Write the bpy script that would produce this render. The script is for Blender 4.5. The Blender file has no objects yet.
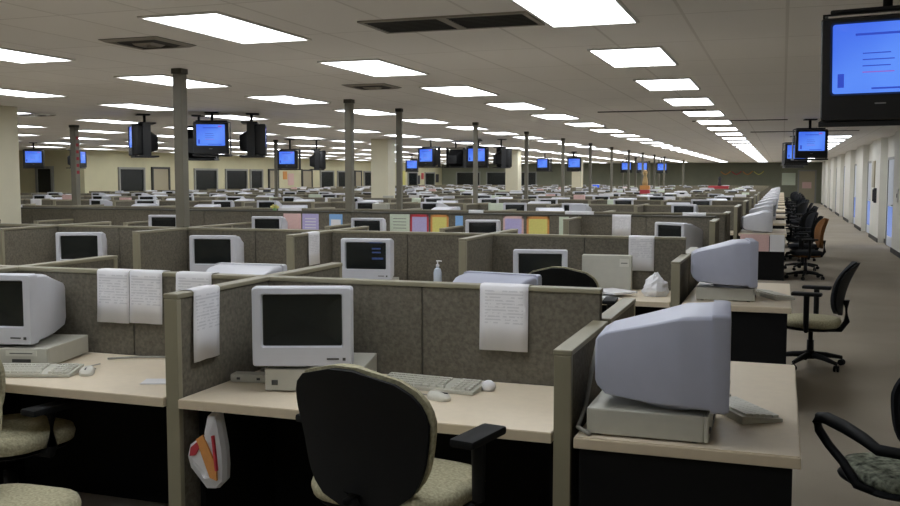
import bpy, bmesh, math, random
from mathutils import Vector, Matrix
R = math.radians
random.seed(7)
S = bpy.context.scene
COL = S.collection

# ------------------------------------------------------------------ camera, world, exposure
cam_d = bpy.data.cameras.new('camera'); cam = bpy.data.objects.new('camera', cam_d); COL.objects.link(cam)
cam_d.sensor_width = 36; cam_d.lens = 38.0; cam_d.clip_end = 200
cam.location = (0, 0, 1.62)
cam.rotation_euler = (R(90 - 4.514), 0, R(19.26))
S.camera = cam
wd = bpy.data.worlds.new('world'); S.world = wd; wd.use_nodes = True
wd.node_tree.nodes['Background'].inputs[0].default_value = (0.5, 0.5, 0.5, 1)
wd.node_tree.nodes['Background'].inputs[1].default_value = 0.02
S.view_settings.view_transform = 'Standard'; S.view_settings.look = 'None'
S.view_settings.gamma = 1; S.view_settings.use_curve_mapping = False
S.view_settings.exposure = 0.0
LIGHT = 8.6
CEIL = 2.63

# ------------------------------------------------------------------ materials
def srgb(c):
    return tuple(((x/255)/12.92 if x/255 <= .04045 else ((x/255+.055)/1.055)**2.4) for x in c) + (1,)
def mat(name, col, rough=.6, metal=0, spec=.5, noise=0, nscale=50, emit=None, estr=0, bump=0, trans=0):
    m = bpy.data.materials.new(name); m.use_nodes = True; nt = m.node_tree; b = nt.nodes['Principled BSDF']
    c = srgb(col); b.inputs['Base Color'].default_value = c
    b.inputs['Roughness'].default_value = rough; b.inputs['Metallic'].default_value = metal
    b.inputs['Specular IOR Level'].default_value = spec
    if trans: b.inputs['Transmission Weight'].default_value = trans
    if noise or bump:
        tc = nt.nodes.new('ShaderNodeTexCoord'); n = nt.nodes.new('ShaderNodeTexNoise')
        n.inputs['Scale'].default_value = nscale; n.inputs['Detail'].default_value = 3
        nt.links.new(tc.outputs['Object'], n.inputs['Vector'])
        if noise:
            r = nt.nodes.new('ShaderNodeMapRange'); r.inputs[1].default_value = .3; r.inputs[2].default_value = .7
            r.inputs[3].default_value = 1-noise; r.inputs[4].default_value = 1+noise
            mx = nt.nodes.new('ShaderNodeVectorMath'); mx.operation = 'SCALE'; mx.inputs[0].default_value = c[:3]
            nt.links.new(n.outputs['Fac'], r.inputs[0]); nt.links.new(r.outputs[0], mx.inputs['Scale'])
            nt.links.new(mx.outputs[0], b.inputs['Base Color'])
        if bump:
            bp = nt.nodes.new('ShaderNodeBump'); bp.inputs['Strength'].default_value = bump; bp.inputs['Distance'].default_value = .01
            nt.links.new(n.outputs['Fac'], bp.inputs['Height']); nt.links.new(bp.outputs[0], b.inputs['Normal'])
    if emit: b.inputs['Emission Color'].default_value = srgb(emit); b.inputs['Emission Strength'].default_value = estr
    return m
M = dict(
    fabric=mat('partition fabric', (107,102,91), .95, spec=.1, noise=.22, nscale=60, bump=.3),
    cap=mat('partition trim', (140,134,112), .5, noise=.05, nscale=8),
    darkcap=mat('dark trim', (62,60,50), .5, noise=.05, nscale=8),
    desk=mat('desk laminate', (222,208,184), .42, noise=.03, nscale=25),
    deskedge=mat('desk edge band', (205,190,165), .45, noise=.03, nscale=25),
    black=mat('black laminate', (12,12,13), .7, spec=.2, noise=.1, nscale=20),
    crt=mat('crt plastic', (174,177,194), .45, noise=.02, nscale=15),
    crtlite=mat('crt pale plastic', (200,201,208), .45, noise=.02, nscale=15),
    glass=mat('dark screen glass', (26,30,30), .22, spec=.5, noise=.05, nscale=4),
    pc=mat('computer beige', (186,184,172), .5, noise=.03, nscale=20),
    slot=mat('dark slot', (60,60,58), .6, noise=.05),
    key=mat('keycap', (205,203,192), .5, noise=.03, nscale=30),
    paper=mat('white paper', (225,224,226), .8, noise=.02, nscale=10),
    cable=mat('cable grey', (150,148,140), .5, noise=.05),
    shell=mat('black chair plastic', (14,15,16), .65, spec=.25, noise=.08, nscale=30),
    chairfab=mat('beige chair fabric', (176,170,142), .95, spec=.1, noise=.25, nscale=90, bump=.3),
    darkfab=mat('dark chair fabric', (34,35,38), .95, spec=.1, noise=.15, nscale=90),
    greyfab=mat('dark grey chair fabric', (66,68,72), .9, spec=.1, noise=.12, nscale=90),
    speckle=mat('patterned chair fabric', (130,134,118), .95, spec=.1, noise=.75, nscale=38, bump=.3),
    brownfab=mat('brown chair fabric', (122,84,50), .95, spec=.1, noise=.2, nscale=60),
    steel=mat('dark metal', (40,40,42), .35, metal=.6, noise=.05),
    pole=mat('painted pole', (116,112,98), .45, noise=.05, nscale=5),
    polered=mat('red mark', (150,40,50), .6, noise=.1),
    wall=mat('cream wall paint', (205,199,165), .8, noise=.03, nscale=2),
    rwall=mat('right wall paint', (226,224,214), .6, noise=.03, nscale=2),
    farwall=mat('olive wall paint', (128,130,112), .8, noise=.05, nscale=2),
    column=mat('cream column paint', (222,216,190), .7, noise=.03, nscale=3),
    darkbase=mat('dark baseboard', (45,44,40), .6, noise=.05),
    doorpaint=mat('pale door paint', (214,220,232), .35, noise=.02, nscale=3),
    doortan=mat('tan door', (165,155,130), .5, noise=.03),
    frame=mat('metal door frame', (140,140,135), .4, noise=.03),
    tv=mat('tv black plastic', (22,22,24), .45, noise=.08, nscale=20),
    tvgrey=mat('tv grey plastic', (80,82,86), .45, noise=.05, nscale=20),
    silver=mat('silver bracket', (170,170,170), .35, metal=.5, noise=.05),
    vent=mat('vent grille', (62,58,54), .7, noise=.1, nscale=40),
    ventw=mat('pale diffuser', (150,144,134), .6, noise=.05),
    frm=mat('light frame white', (215,212,205), .5, noise=.02),
    red=mat('red plastic', (190,60,70), .5, noise=.05), orange=mat('orange card', (210,145,80), .7, noise=.05),
    yellow=mat('yellow card', (215,208,120), .7, noise=.05), pink=mat('pink card', (215,180,175), .7, noise=.05),
    lilac=mat('lilac card', (180,172,215), .7, noise=.05), blue=mat('blue card', (130,175,225), .7, noise=.05),
    green=mat('green card', (120,165,110), .7, noise=.05), mint=mat('mint card', (205,215,195), .7, noise=.05),
    bag=mat('white plastic bag', (228,228,232), .35, noise=.03, nscale=6),
    bottle=mat('clear bottle', (190,200,215), .15, spec=.6, noise=.02),
    skin=mat('doll tan', (190,160,110), .7, noise=.1),
    blue_cast=mat('door blue cast glow', (130,150,210), .2, emit=(120,150,225), estr=.55),  # glowing colour that imitates a bluish reflection on the doors
    lamp=mat('fluorescent diffuser', (250,250,245), .5, emit=(243,248,254), estr=LIGHT),
    shoe=mat('dark stuff', (50,50,55), .7, noise=.1),
)
def carpet():
    m = mat('carpet', (128,116,98), .98, spec=.05); nt = m.node_tree; b = nt.nodes['Principled BSDF']
    tc = nt.nodes.new('ShaderNodeTexCoord')
    n1 = nt.nodes.new('ShaderNodeTexNoise'); n1.inputs['Scale'].default_value = 220; n1.inputs['Detail'].default_value = 2
    n2 = nt.nodes.new('ShaderNodeTexNoise'); n2.inputs['Scale'].default_value = .8; n2.inputs['Detail'].default_value = 3
    cr = nt.nodes.new('ShaderNodeValToRGB'); cr.color_ramp.elements[0].position = .3; cr.color_ramp.elements[1].position = .7
    cr.color_ramp.elements[0].color = srgb((142,134,121)); cr.color_ramp.elements[1].color = srgb((170,160,145))
    ad = nt.nodes.new('ShaderNodeMath'); ad.operation = 'ADD'; h = nt.nodes.new('ShaderNodeMath'); h.operation = 'MULTIPLY'; h.inputs[1].default_value = .5
    nt.links.new(tc.outputs['Object'], n1.inputs[0]); nt.links.new(tc.outputs['Object'], n2.inputs[0])
    nt.links.new(n1.outputs[0], ad.inputs[0]); nt.links.new(n2.outputs[0], ad.inputs[1]); nt.links.new(ad.outputs[0], h.inputs[0])
    nt.links.new(h.outputs[0], cr.inputs[0]); nt.links.new(cr.outputs[0], b.inputs['Base Color'])
    bp = nt.nodes.new('ShaderNodeBump'); bp.inputs['Strength'].default_value = .4; bp.inputs['Distance'].default_value = .005
    nt.links.new(n1.outputs[0], bp.inputs['Height']); nt.links.new(bp.outputs[0], b.inputs['Normal'])
    return m
M['carpet'] = carpet()
def ceiling_mat():
    m = mat('ceiling tiles', (240,236,230), .9, spec=.1); nt = m.node_tree; b = nt.nodes['Principled BSDF']
    tc = nt.nodes.new('ShaderNodeTexCoord'); br = nt.nodes.new('ShaderNodeTexBrick')
    br.offset = 0; br.inputs['Scale'].default_value = 1; br.inputs['Brick Width'].default_value = .61; br.inputs['Row Height'].default_value = 1.22
    br.inputs['Mortar Size'].default_value = .012; br.inputs['Mortar Smooth'].default_value = .3
    br.inputs['Color1'].default_value = srgb((238,234,228)); br.inputs['Color2'].default_value = srgb((242,238,232)); br.inputs['Mortar'].default_value = srgb((222,217,210))
    nt.links.new(tc.outputs['Object'], br.inputs['Vector']); nt.links.new(br.outputs['Color'], b.inputs['Base Color'])
    return m
M['ceiling'] = ceiling_mat()
def text_mat(name, base, ink, lo=.18, freq=330, strength=.55):
    # rows of faint unreadable writing: horizontal bands along local Z broken up by noise
    m = mat(name, base, .8); nt = m.node_tree; b = nt.nodes['Principled BSDF']; L = nt.links
    tc = nt.nodes.new('ShaderNodeTexCoord'); sp = nt.nodes.new('ShaderNodeSeparateXYZ'); L.new(tc.outputs['Object'], sp.inputs[0])
    mu = nt.nodes.new('ShaderNodeMath'); mu.operation = 'MULTIPLY'; mu.inputs[1].default_value = freq; L.new(sp.outputs['Z'], mu.inputs[0])
    sn = nt.nodes.new('ShaderNodeMath'); sn.operation = 'SINE'; L.new(mu.outputs[0], sn.inputs[0])
    gt = nt.nodes.new('ShaderNodeMath'); gt.operation = 'GREATER_THAN'; gt.inputs[1].default_value = .1; L.new(sn.outputs[0], gt.inputs[0])
    no = nt.nodes.new('ShaderNodeTexNoise'); no.inputs['Scale'].default_value = 45; L.new(tc.outputs['Object'], no.inputs[0])
    g2 = nt.nodes.new('ShaderNodeMath'); g2.operation = 'GREATER_THAN'; g2.inputs[1].default_value = .45; L.new(no.outputs[0], g2.inputs[0])
    ab = nt.nodes.new('ShaderNodeMath'); ab.operation = 'ABSOLUTE'; L.new(sp.outputs['X'], ab.inputs[0])
    lt = nt.nodes.new('ShaderNodeMath'); lt.operation = 'LESS_THAN'; lt.inputs[1].default_value = .085; L.new(ab.outputs[0], lt.inputs[0])
    az = nt.nodes.new('ShaderNodeMath'); az.operation = 'ADD'; az.inputs[1].default_value = .09; L.new(sp.outputs['Z'], az.inputs[0])
    a2 = nt.nodes.new('ShaderNodeMath'); a2.operation = 'ABSOLUTE'; L.new(az.outputs[0], a2.inputs[0])
    l2 = nt.nodes.new('ShaderNodeMath'); l2.operation = 'LESS_THAN'; l2.inputs[1].default_value = .075; L.new(a2.outputs[0], l2.inputs[0])
    prev = gt
    for q in (g2, lt, l2):
        mm = nt.nodes.new('ShaderNodeMath'); mm.operation = 'MULTIPLY'; L.new(prev.outputs[0], mm.inputs[0]); L.new(q.outputs[0], mm.inputs[1]); prev = mm
    ms = nt.nodes.new('ShaderNodeMath'); ms.operation = 'MULTIPLY'; ms.inputs[1].default_value = strength; L.new(prev.outputs[0], ms.inputs[0])
    mx = nt.nodes.new('ShaderNodeMix'); mx.data_type = 'RGBA'; mx.inputs['A'].default_value = srgb(base); mx.inputs['B'].default_value = srgb(ink)
    L.new(ms.outputs[0], mx.inputs['Factor']); L.new(mx.outputs['Result'], b.inputs['Base Color'])
    return m
M['printed'] = text_mat('printed sheet', (226,225,228), (110,110,125), freq=460, strength=.25)
def tv_screen_mat():
    m = bpy.data.materials.new('lit blue tv screen'); m.use_nodes = True; nt = m.node_tree; b = nt.nodes['Principled BSDF']; L = nt.links
    b.inputs['Base Color'].default_value = (.01, .01, .02, 1); b.inputs['Roughness'].default_value = .2
    tc = nt.nodes.new('ShaderNodeTexCoord'); gr = nt.nodes.new('ShaderNodeTexNoise'); gr.inputs['Scale'].default_value = 2.0; gr.inputs['Detail'].default_value = 1
    L.new(tc.outputs['Object'], gr.inputs[0])
    cr = nt.nodes.new('ShaderNodeValToRGB'); cr.color_ramp.elements[0].position = .3; cr.color_ramp.elements[1].position = .7
    cr.color_ramp.elements[0].color = srgb((40,80,225)); cr.color_ramp.elements[1].color = srgb((95,145,250))
    L.new(gr.outputs[0], cr.inputs[0]); L.new(cr.outputs[0], b.inputs['Emission Color']); b.inputs['Emission Strength'].default_value = 1.0
    return m
M['tvscreen'] = tv_screen_mat()
M['slide_dark'] = mat('slide dark marks', (20,30,90), .3, emit=(48,74,190), estr=1)
M['slide_pink'] = mat('slide pink marks', (90,20,60), .3, emit=(140,95,200), estr=1)
M['crtlit'] = mat('lit dark desktop', (20,24,26), .3, emit=(60,80,130), estr=.5)

# ------------------------------------------------------------------ mesh helpers
class MB:
    def __init__(s): s.bm = bmesh.new(); s.mats = []
    def mi(s, m):
        if m not in s.mats: s.mats.append(m)
        return s.mats.index(m)
    def box(s, x0, x1, y0, y1, z0, z1, m='pc', bev=0, rot=None, piv=None):
        r = bmesh.ops.create_cube(s.bm, size=1)
        vs = r['verts']
        for v in vs:
            v.co = Vector(((x0+x1)/2 + v.co.x*(x1-x0), (y0+y1)/2 + v.co.y*(y1-y0), (z0+z1)/2 + v.co.z*(z1-z0)))
        fs = list({f for v in vs for f in v.link_faces})
        for f in fs: f.material_index = s.mi(m)
        if bev:
            es = list({e for v in vs for e in v.link_edges})
            rr = bmesh.ops.bevel(s.bm, geom=es, offset=bev, segments=2, profile=.6, affect='EDGES')
            vs = list({v for f in rr['faces'] for v in f.verts} | {v for v in vs if v.is_valid})
        if rot is not None:
            p = Vector(piv or ((x0+x1)/2, (y0+y1)/2, (z0+z1)/2))
            for v in vs:
                if v.is_valid: v.co = p + rot @ (v.co - p)
        return s
    def poly(s, rings, m='pc', cap0=True, cap1=True, smooth=True, closed=True):
        vr = [[s.bm.verts.new(p) for p in ring] for ring in rings]
        n = len(rings[0]); k = s.mi(m)
        for a, b in zip(vr, vr[1:]):
            for i in range(n if closed else n-1):
                j = (i+1) % n
                f = s.bm.faces.new((a[i], a[j], b[j], b[i])); f.material_index = k; f.smooth = smooth
        if cap0: f = s.bm.faces.new(list(reversed(vr[0]))); f.material_index = k
        if cap1: f = s.bm.faces.new(vr[-1]); f.material_index = k
        return s
    def tube(s, pts, r, m='steel', n=10):
        pts = [Vector(p) for p in pts]; rr = r if isinstance(r, (list, tuple)) else [r]*len(pts)
        rings = []; up = Vector((0, 0, 1))
        for i, p in enumerate(pts):
            t = (pts[min(i+1, len(pts)-1)] - pts[max(i-1, 0)]).normalized()
            a = t.cross(up)
            if a.length < .05: a = t.cross(Vector((1, 0, 0)))
            a.normalize(); b = t.cross(a)
            rings.append([p + (a*math.cos(q) + b*math.sin(q))*rr[i] for q in [2*math.pi*k/n for k in range(n)]])
        return s.poly(rings, m)
    def lathe(s, prof, m='steel', n=20, c=(0, 0)):
        rings = [[(c[0]+r*math.cos(2*math.pi*k/n), c[1]+r*math.sin(2*math.pi*k/n), z) for k in range(n)] for r, z in prof]
        return s.poly(rings, m)
    def done(s, name, parent=None, loc=(0, 0, 0), rot=(0, 0, 0)):
        bmesh.ops.recalc_face_normals(s.bm, faces=s.bm.faces)
        me = bpy.data.meshes.new(name); s.bm.to_mesh(me); s.bm.free()
        for m in s.mats: me.materials.append(M[m])
        o = bpy.data.objects.new(name, me); COL.objects.link(o); o.location = loc; o.rotation_euler = rot
        if parent: o.parent = parent
        return o
def rrect(w, h, r, n=4):
    pts = []
    for cx, cy, a0 in ((w/2-r, h/2-r, 0), (-w/2+r, h/2-r, 90), (-w/2+r, -h/2+r, 180), (w/2-r, -h/2+r, 270)):
        for k in range(n+1):
            a = R(a0 + 90*k/n); pts.append((cx+r*math.cos(a), cy+r*math.sin(a)))
    return pts
def loft_y(mb, secs, m, cap0=True, cap1=True, smooth=True):
    # secs: (y, zcentre, w, h, r)
    mb.poly([[(x, y, zc+z) for x, z in rrect(w, h, r)] for y, zc, w, h, r in secs], m, cap0, cap1, smooth)
def loft_z(mb, secs, m, smooth=True):
    # secs: (z, ycentre, w, d, r)
    mb.poly([[(x, yc+y, z) for x, y in rrect(w, d, r, 6)] for z, yc, w, d, r in secs], m, smooth=smooth)
def autos(o, ang=35):
    for p in o.data.polygons: p.use_smooth = True
    try: o.data.set_sharp_from_angle(angle=R(ang))
    except Exception: pass
    return o
def tag(o, label, cat, group=None, kind=None):
    o['label'] = label; o['category'] = cat
    if group: o['group'] = group
    if kind: o['kind'] = kind
    return o
def struct(o): o['kind'] = 'structure'; return o
def thing(name, label, cat, loc=(0, 0, 0), rz=0, group=None):
    o = bpy.data.objects.new(name, None); COL.objects.link(o); o.location = loc; o.rotation_euler = (0, 0, rz); o.empty_display_size = .1
    return tag(o, label, cat, group)
KIDS = {}
def kids(o):
    if o.name not in KIDS: KIDS[o.name] = list(o.children)
    return KIDS[o.name]
def dup(o, parent=None):
    c = o.copy(); COL.objects.link(c); c.parent = parent
    for ch in kids(o): dup(ch, c)
    return c
class Proto:
    """first use hands out the built thing, later uses hand out copies"""
    def __init__(s, o): s.o = o; s.used = False
    def put(s, loc, rz, label, cat=None, group=None):
        if not s.used: s.used = True; [kids(x) for x in [s.o]+list(s.o.children)]; s.base = s.o; o = s.o
        else: o = dup(s.base)
        o.location = loc; o.rotation_euler = (0, 0, rz); o['label'] = label
        if cat: o['category'] = cat
        if group: o['group'] = group
        elif 'group' in o.keys(): del o['group']
        return o
ORD = ['zeroth','first','second','third','fourth','fifth','sixth','seventh','eighth','ninth','tenth','eleventh','twelfth','thirteenth','fourteenth','fifteenth','sixteenth','seventeenth','eighteenth','nineteenth','twentieth','twenty-first','twenty-second','twenty-third','twenty-fourth','twenty-fifth','twenty-sixth','twenty-seventh','twenty-eighth','twenty-ninth','thirtieth']

# ------------------------------------------------------------------ room
XL, XR, YN, YF = -23.7, 2.45, -3.0, 66.0
struct(MB().box(-28, XR+.3, YN-.2, YF+.2, -.1, 0, 'carpet').done('floor'))
struct(MB().box(-28, XR+.3, YN-.2, YF+.2, CEIL, CEIL+.1, 'ceiling').done('ceiling'))
struct(MB().box(XL-.2, XL, 28.2, YF, 0, CEIL, 'wall').done('wall_left'))
struct(MB().box(-27.8, XL, 28, 28.2, 0, CEIL, 'wall').done('wall_left_return'))
struct(MB().box(-28, -27.8, YN, 28.2, 0, CEIL, 'wall').done('wall_left_near'))
struct(MB().box(-28, XR+.2, YF, YF+.2, 0, CEIL, 'farwall').done('wall_far'))
struct(MB().box(-28, XR+.2, YN-.2, YN, 0, CEIL, 'wall').done('wall_near'))
wr = MB(); wr.box(XR, XR+.2, YN, YF, 0, CEIL, 'rwall')
struct(wr.done('wall_right'))
# right wall pilasters (photo shows shallow piers between door bays)
PIL = [(20.4, 22.9), (26.1, 28.6), (31.6, 34.2), (37.4, 40.4), (43.6, 46.4), (49.6, 52.4), (55.6, 58.6), (61.5, 64)]
for i, (a, b) in enumerate(PIL):
    struct(MB().box(XR-.16, XR, a, b, 0, CEIL, 'rwall').done('trim_%d' % (i+1)))
struct(MB().box(XR-.02, XR, YN, YF, 0, .1, 'darkbase').done('baseboard_right'))
for i, (a, b) in enumerate(PIL):
    struct(MB().box(XR-.18, XR-.16, a-.02, b+.02, 0, .1, 'darkbase').done('baseboard_right_pier'))
# doors in the bays of the right wall
def wall_door(n, y, blue_cast=True, w=1.0):
    d = MB().box(XR-.05, XR-.005, y-w/2, y+w/2, .01, 2.05, 'doorpaint').done('door_%d' % n); struct(d)
    MB().box(XR-.07, XR-.005, y-w/2-.06, y-w/2, 0, 2.11, 'frame').box(XR-.07, XR-.005, y+w/2, y+w/2+.06, 0, 2.11, 'frame').box(XR-.07, XR-.005, y-w/2-.06, y+w/2+.06, 2.05, 2.11, 'frame').done('door_frame', d)
    if blue_cast:
        MB().box(XR-.055, XR-.05, y-w/2+.12, y+w/2-.12, .25, .95, 'blue_cast').done('blue_cast_patch', d)  # added glowing patch, paints the blue cast low on the door; no real pane
    MB().tube([(XR-.05, y-w/2+.08, 1.0), (XR-.1, y-w/2+.08, 1.0), (XR-.1, y-w/2+.2, 1.0)], .012, 'silver').done('door_handle', d)
for n, (y, cast) in enumerate([(24.4, True), (30.2, True), (35.8, True), (42.0, False), (48.0, True), (54.0, False), (60.0, True)]): wall_door(n+1, y, cast, 1.5)
# things on the right wall
t = thing('wall_phone', 'dark wall telephone on the pier left of the nearest blue-tinged door', 'phone', (XR-.16, 26.9, 1.2))
MB().box(-.06, 0, -.13, .13, -.22, .16, 'shoe', .01).done('phone_base', t); MB().box(-.1, -.06, -.11, -.04, -.18, .13, 'shoe', .01).done('handset', t)
tag(MB().box(-.03, 0, -.3, .3, -.35, .35, 'doortan', .005).done('notice_board', None, (XR-.162, 27.6, 1.72)), 'beige notice board on the pier above the wall telephone', 'notice board')
tag(MB().box(-.02, 0, -.16, .16, -.14, .14, 'frm', .004).box(-.03, -.02, -.03, .03, -.04, .04, 'frame').done('light_switch', None, (XR-.16, 22.0, 1.25)), 'pale light switch plate on the nearest pier of the right wall', 'light switch')
# left wall windows and doors
def lw_window(n, y0, y1, z0=.9, z1=1.95):
    o = MB().box(XL, XL+.02, y0, y1, z0, z1, 'glass').done('window_%d' % n); struct(o)
    MB().box(XL, XL+.07, y0-.08, y0, z0-.08, z1+.08, 'frame').box(XL, XL+.07, y1, y1+.08, z0-.08, z1+.08, 'frame').box(XL, XL+.07, y0, y1, z1, z1+.08, 'frame').box(XL, XL+.09, y0, y1, z0-.08, z0, 'frame').done('window_frame', o)
def lw_door(n, y0, y1):
    o = MB().box(XL, XL+.04, y0, y1, 0, 1.98, 'doortan').done('door_%d' % n); struct(o)
    MB().box(XL, XL+.08, y0-.08, y0, 0, 2.06, 'slot').box(XL, XL+.08, y1, y1+.08, 0, 2.06, 'slot').box(XL, XL+.08, y0, y1, 1.98, 2.06, 'slot').done('door_frame', o)
    MB().tube([(XL+.04, y0+.12, 1), (XL+.1, y0+.12, 1), (XL+.1, y0+.25, 1)], .015, 'silver').done('door_handle', o)
wn = 1; dn = 8
for a, b in [(29.9,31.3),(34.8,36.4),(37.2,38.9),(39.3,40.3),(46.5,48.0),(48.6,50.1),(52.2,53.6),(55.5,56.8),(59.3,60.9),(62.5,64.3)]:
    lw_window(wn, a, b); wn += 1
for a, b in [(31.9,32.9),(41.0,41.8),(44.4,45.4),(50.9,51.7)]:
    lw_door(dn, a, b); dn += 1
struct(MB().box(-25.75, -25.15, 27.96, 28, .0, 1.95, 'glass').box(-25.85, -25.75, 27.93, 28, 0, 2.05, 'frame').box(-25.15, -25.05, 27.93, 28, 0, 2.05, 'frame').box(-25.75, -25.15, 27.93, 28, 1.95, 2.05, 'frame').done('window_%d' % wn)); wn += 1
# far wall: door with a pink notice, framed board, dark windows
d = struct(MB().box(1.0, 1.95, YF-.05, YF, 0, 2.05, 'doortan').done('door_%d' % dn))
MB().box(.9, 1.0, YF-.08, YF, 0, 2.15, 'frame').box(1.95, 2.05, YF-.08, YF, 0, 2.15, 'frame').box(1.0, 1.95, YF-.08, YF, 2.05, 2.15, 'frame').done('door_frame', d)
tag(MB().box(-.28, .28, -.01, 0, -.2, .2, 'pink').done('door_notice', None, (1.47, YF-.051, 1.15)), 'pink notice on the door at the far end of the aisle', 'notice')
tag(MB().box(-.42, .42, -.03, 0, -.4, .4, 'mint', .005).done('notice_board', None, (.35, YF-.003, 1.55)), 'pale framed board on the far wall left of the door', 'notice board')
for i, (x0, x1) in enumerate([(-22.5,-20.8),(-20.2,-18.6),(-17.9,-16.6)]):
    struct(MB().box(x0, x1, YF-.04, YF, .9, 2.0, 'glass').box(x0-.08, x1+.08, YF-.06, YF, 2.0, 2.08, 'frame').box(x0-.08, x0, YF-.06, YF, .9, 2.0, 'frame').box(x1, x1+.08, YF-.06, YF, .9, 2.0, 'frame').done('window_%d' % wn)); wn += 1
for k, (x, mm) in enumerate([(-3.6,'orange'),(-2.9,'red'),(-2.2,'orange'),(-1.5,'yellow')]):
    mb = MB(); mb.tube([(-.32,-.03,.1),(-.15,-.03,-.05),(0,-.03,-.1),(.15,-.03,-.02),(.3,-.03,.12)], .03, mm, 8)
    tag(mb.done('garland', None, (x, YF-.02, 1.95)), ['orange','red','second orange','yellow'][k]+' swag of paper garland on the far olive wall', 'decoration', 'garland swags on the far wall')
# square columns
for i, (x, y, sz, lb) in enumerate([(-10.58,10.62,.5,'cream square column at the left edge of the photo'),(-9.85,22.9,.48,'cream square column behind the third slim pole'),(-9.33,33.75,.48,'cream square column in the middle distance right of centre'),(-9.75,47.3,.48,'cream square column farthest away near the far wall')]):
    mb = MB(); mb.box(-sz/2, sz/2, -sz/2, sz/2, 0, CEIL, 'column', .012)
    o = tag(mb.done('square_column', None, (x, y, 0)), lb, 'column', 'cream square columns')

# ------------------------------------------------------------------ ceiling lights
def make_light():
    r = thing('ceiling_light', 'ceiling light', 'ceiling light')
    w, l = .54, 1.19
    MB().box(-w/2, w/2, -l/2, l/2, -.008, -.001, 'lamp').done('diffuser', r)
    f = MB()
    f.box(-w/2-.02, -w/2, -l/2-.02, l/2+.02, -.014, 0, 'frm').box(w/2, w/2+.02, -l/2-.02, l/2+.02, -.014, 0, 'frm')
    f.box(-w/2, w/2, -l/2-.02, -l/2, -.014, 0, 'frm').box(-w/2, w/2, l/2, l/2+.02, -.014, 0, 'frm'); f.done('frame', r)
    return r
LP = Proto(make_light())
cols = [(1.55, 0, 8), (-.89, 0, -2), (-3.25, 0, -2), (-5.72, .42, -2), (-8.30, .85, -1), (-11.0, 1.1, 0), (-13.7, 1.6, 1), (-16.5, 2.05, 3), (-19.4, 2.1, 5), (-22.2, 2.1, 6)]
for j, (xr, yo, k0) in enumerate(cols):
    n = 0
    for k in range(k0, 25):
        yc = 5.70 + yo + 2.44*k - .03
        if yc > 64: break
        n += 1
        x = xr - .3
        if any(abs(x-cx) < .56 and abs(yc-cy) < .86 for cx, cy in ((-9.85,22.9),(-9.33,33.75),(-9.75,47.3),(-10.58,10.62))): continue
        LP.put((x, yc, CEIL), 0, 'lit ceiling light, %s going back in the %s column from the right wall' % (ORD[n], ORD[j+1]), group='ceiling lights in column %s' % ORD[j+1])
# vents
def ret_vent(x, y, lb):
    r = thing('return_vent', lb, 'vent', (x, y, CEIL), 0, 'dark return vents near the front')
    MB().box(-.25, .25, -.22, .22, -.006, 0, 'vent').done('grille', r)
    g = MB()
    for k in range(9): yy = -.2+k*.05; g.box(-.245, .245, yy-.004, yy+.004, -.012, -.006, 'slot')
    g.done('louvre', r)
    MB().box(-.28, -.25, -.25, .25, -.012, 0, 'ventw').box(.25, .28, -.25, .25, -.012, 0, 'ventw').box(-.25, .25, -.25, -.22, -.012, 0, 'ventw').box(-.25, .25, .22, .25, -.012, 0, 'ventw').done('frame', r)
ret_vent(-2.34, 5.93, 'left dark square return vent in the ceiling beside the front light')
ret_vent(-1.78, 5.93, 'right dark square return vent in the ceiling beside the front light')
def diffuser(x, y, s, lb):
    r = thing('air_diffuser', lb, 'vent', (x, y, CEIL))
    for i, q in enumerate((1, .7, .4)):
        h = s*q/2; g = MB(); t = .035*s/.5
        g.poly([[(a*h, b*h, -.004) for a, b in ((-1,-1),(1,-1),(1,1),(-1,1))], [(a*(h-t), b*(h-t), -.02-.006*i) for a, b in ((-1,-1),(1,-1),(1,1),(-1,1))], [(a*(h-t-.006), b*(h-t-.006), -.004) for a, b in ((-1,-1),(1,-1),(1,1),(-1,1))]], ['ventw','vent','ventw'][i], False, False, False)
        g.done('cone_ring', r)
    MB().box(-s/2, s/2, -s/2, s/2, -.004, 0, 'vent').done('back_plate', r)
diffuser(-4.5, 6.05, .5, 'grey stepped air diffuser in the ceiling near the upper left')
diffuser(-4.3, 9.7, .5, 'grey stepped air diffuser above the second slim pole')
diffuser(-11.3, 12.2, .5, 'grey stepped air diffuser above the left pole with red marks')
for i, (x, y, w) in enumerate([(-.75, 17.5, 1.6), (-1.9, 14.6, 1.6), (.4, 22, 2.2)]):
    tag(MB().box(-w/2, w/2, -.04, .04, -.012, 0, 'vent').done('slot_vent', None, (x, y, CEIL)), ['dark slot vent right of the light column, nearest of three','dark slot vent between the two right light columns','dark slot vent nearest the aisle televisions'][i], 'vent', 'slot vents')

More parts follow.
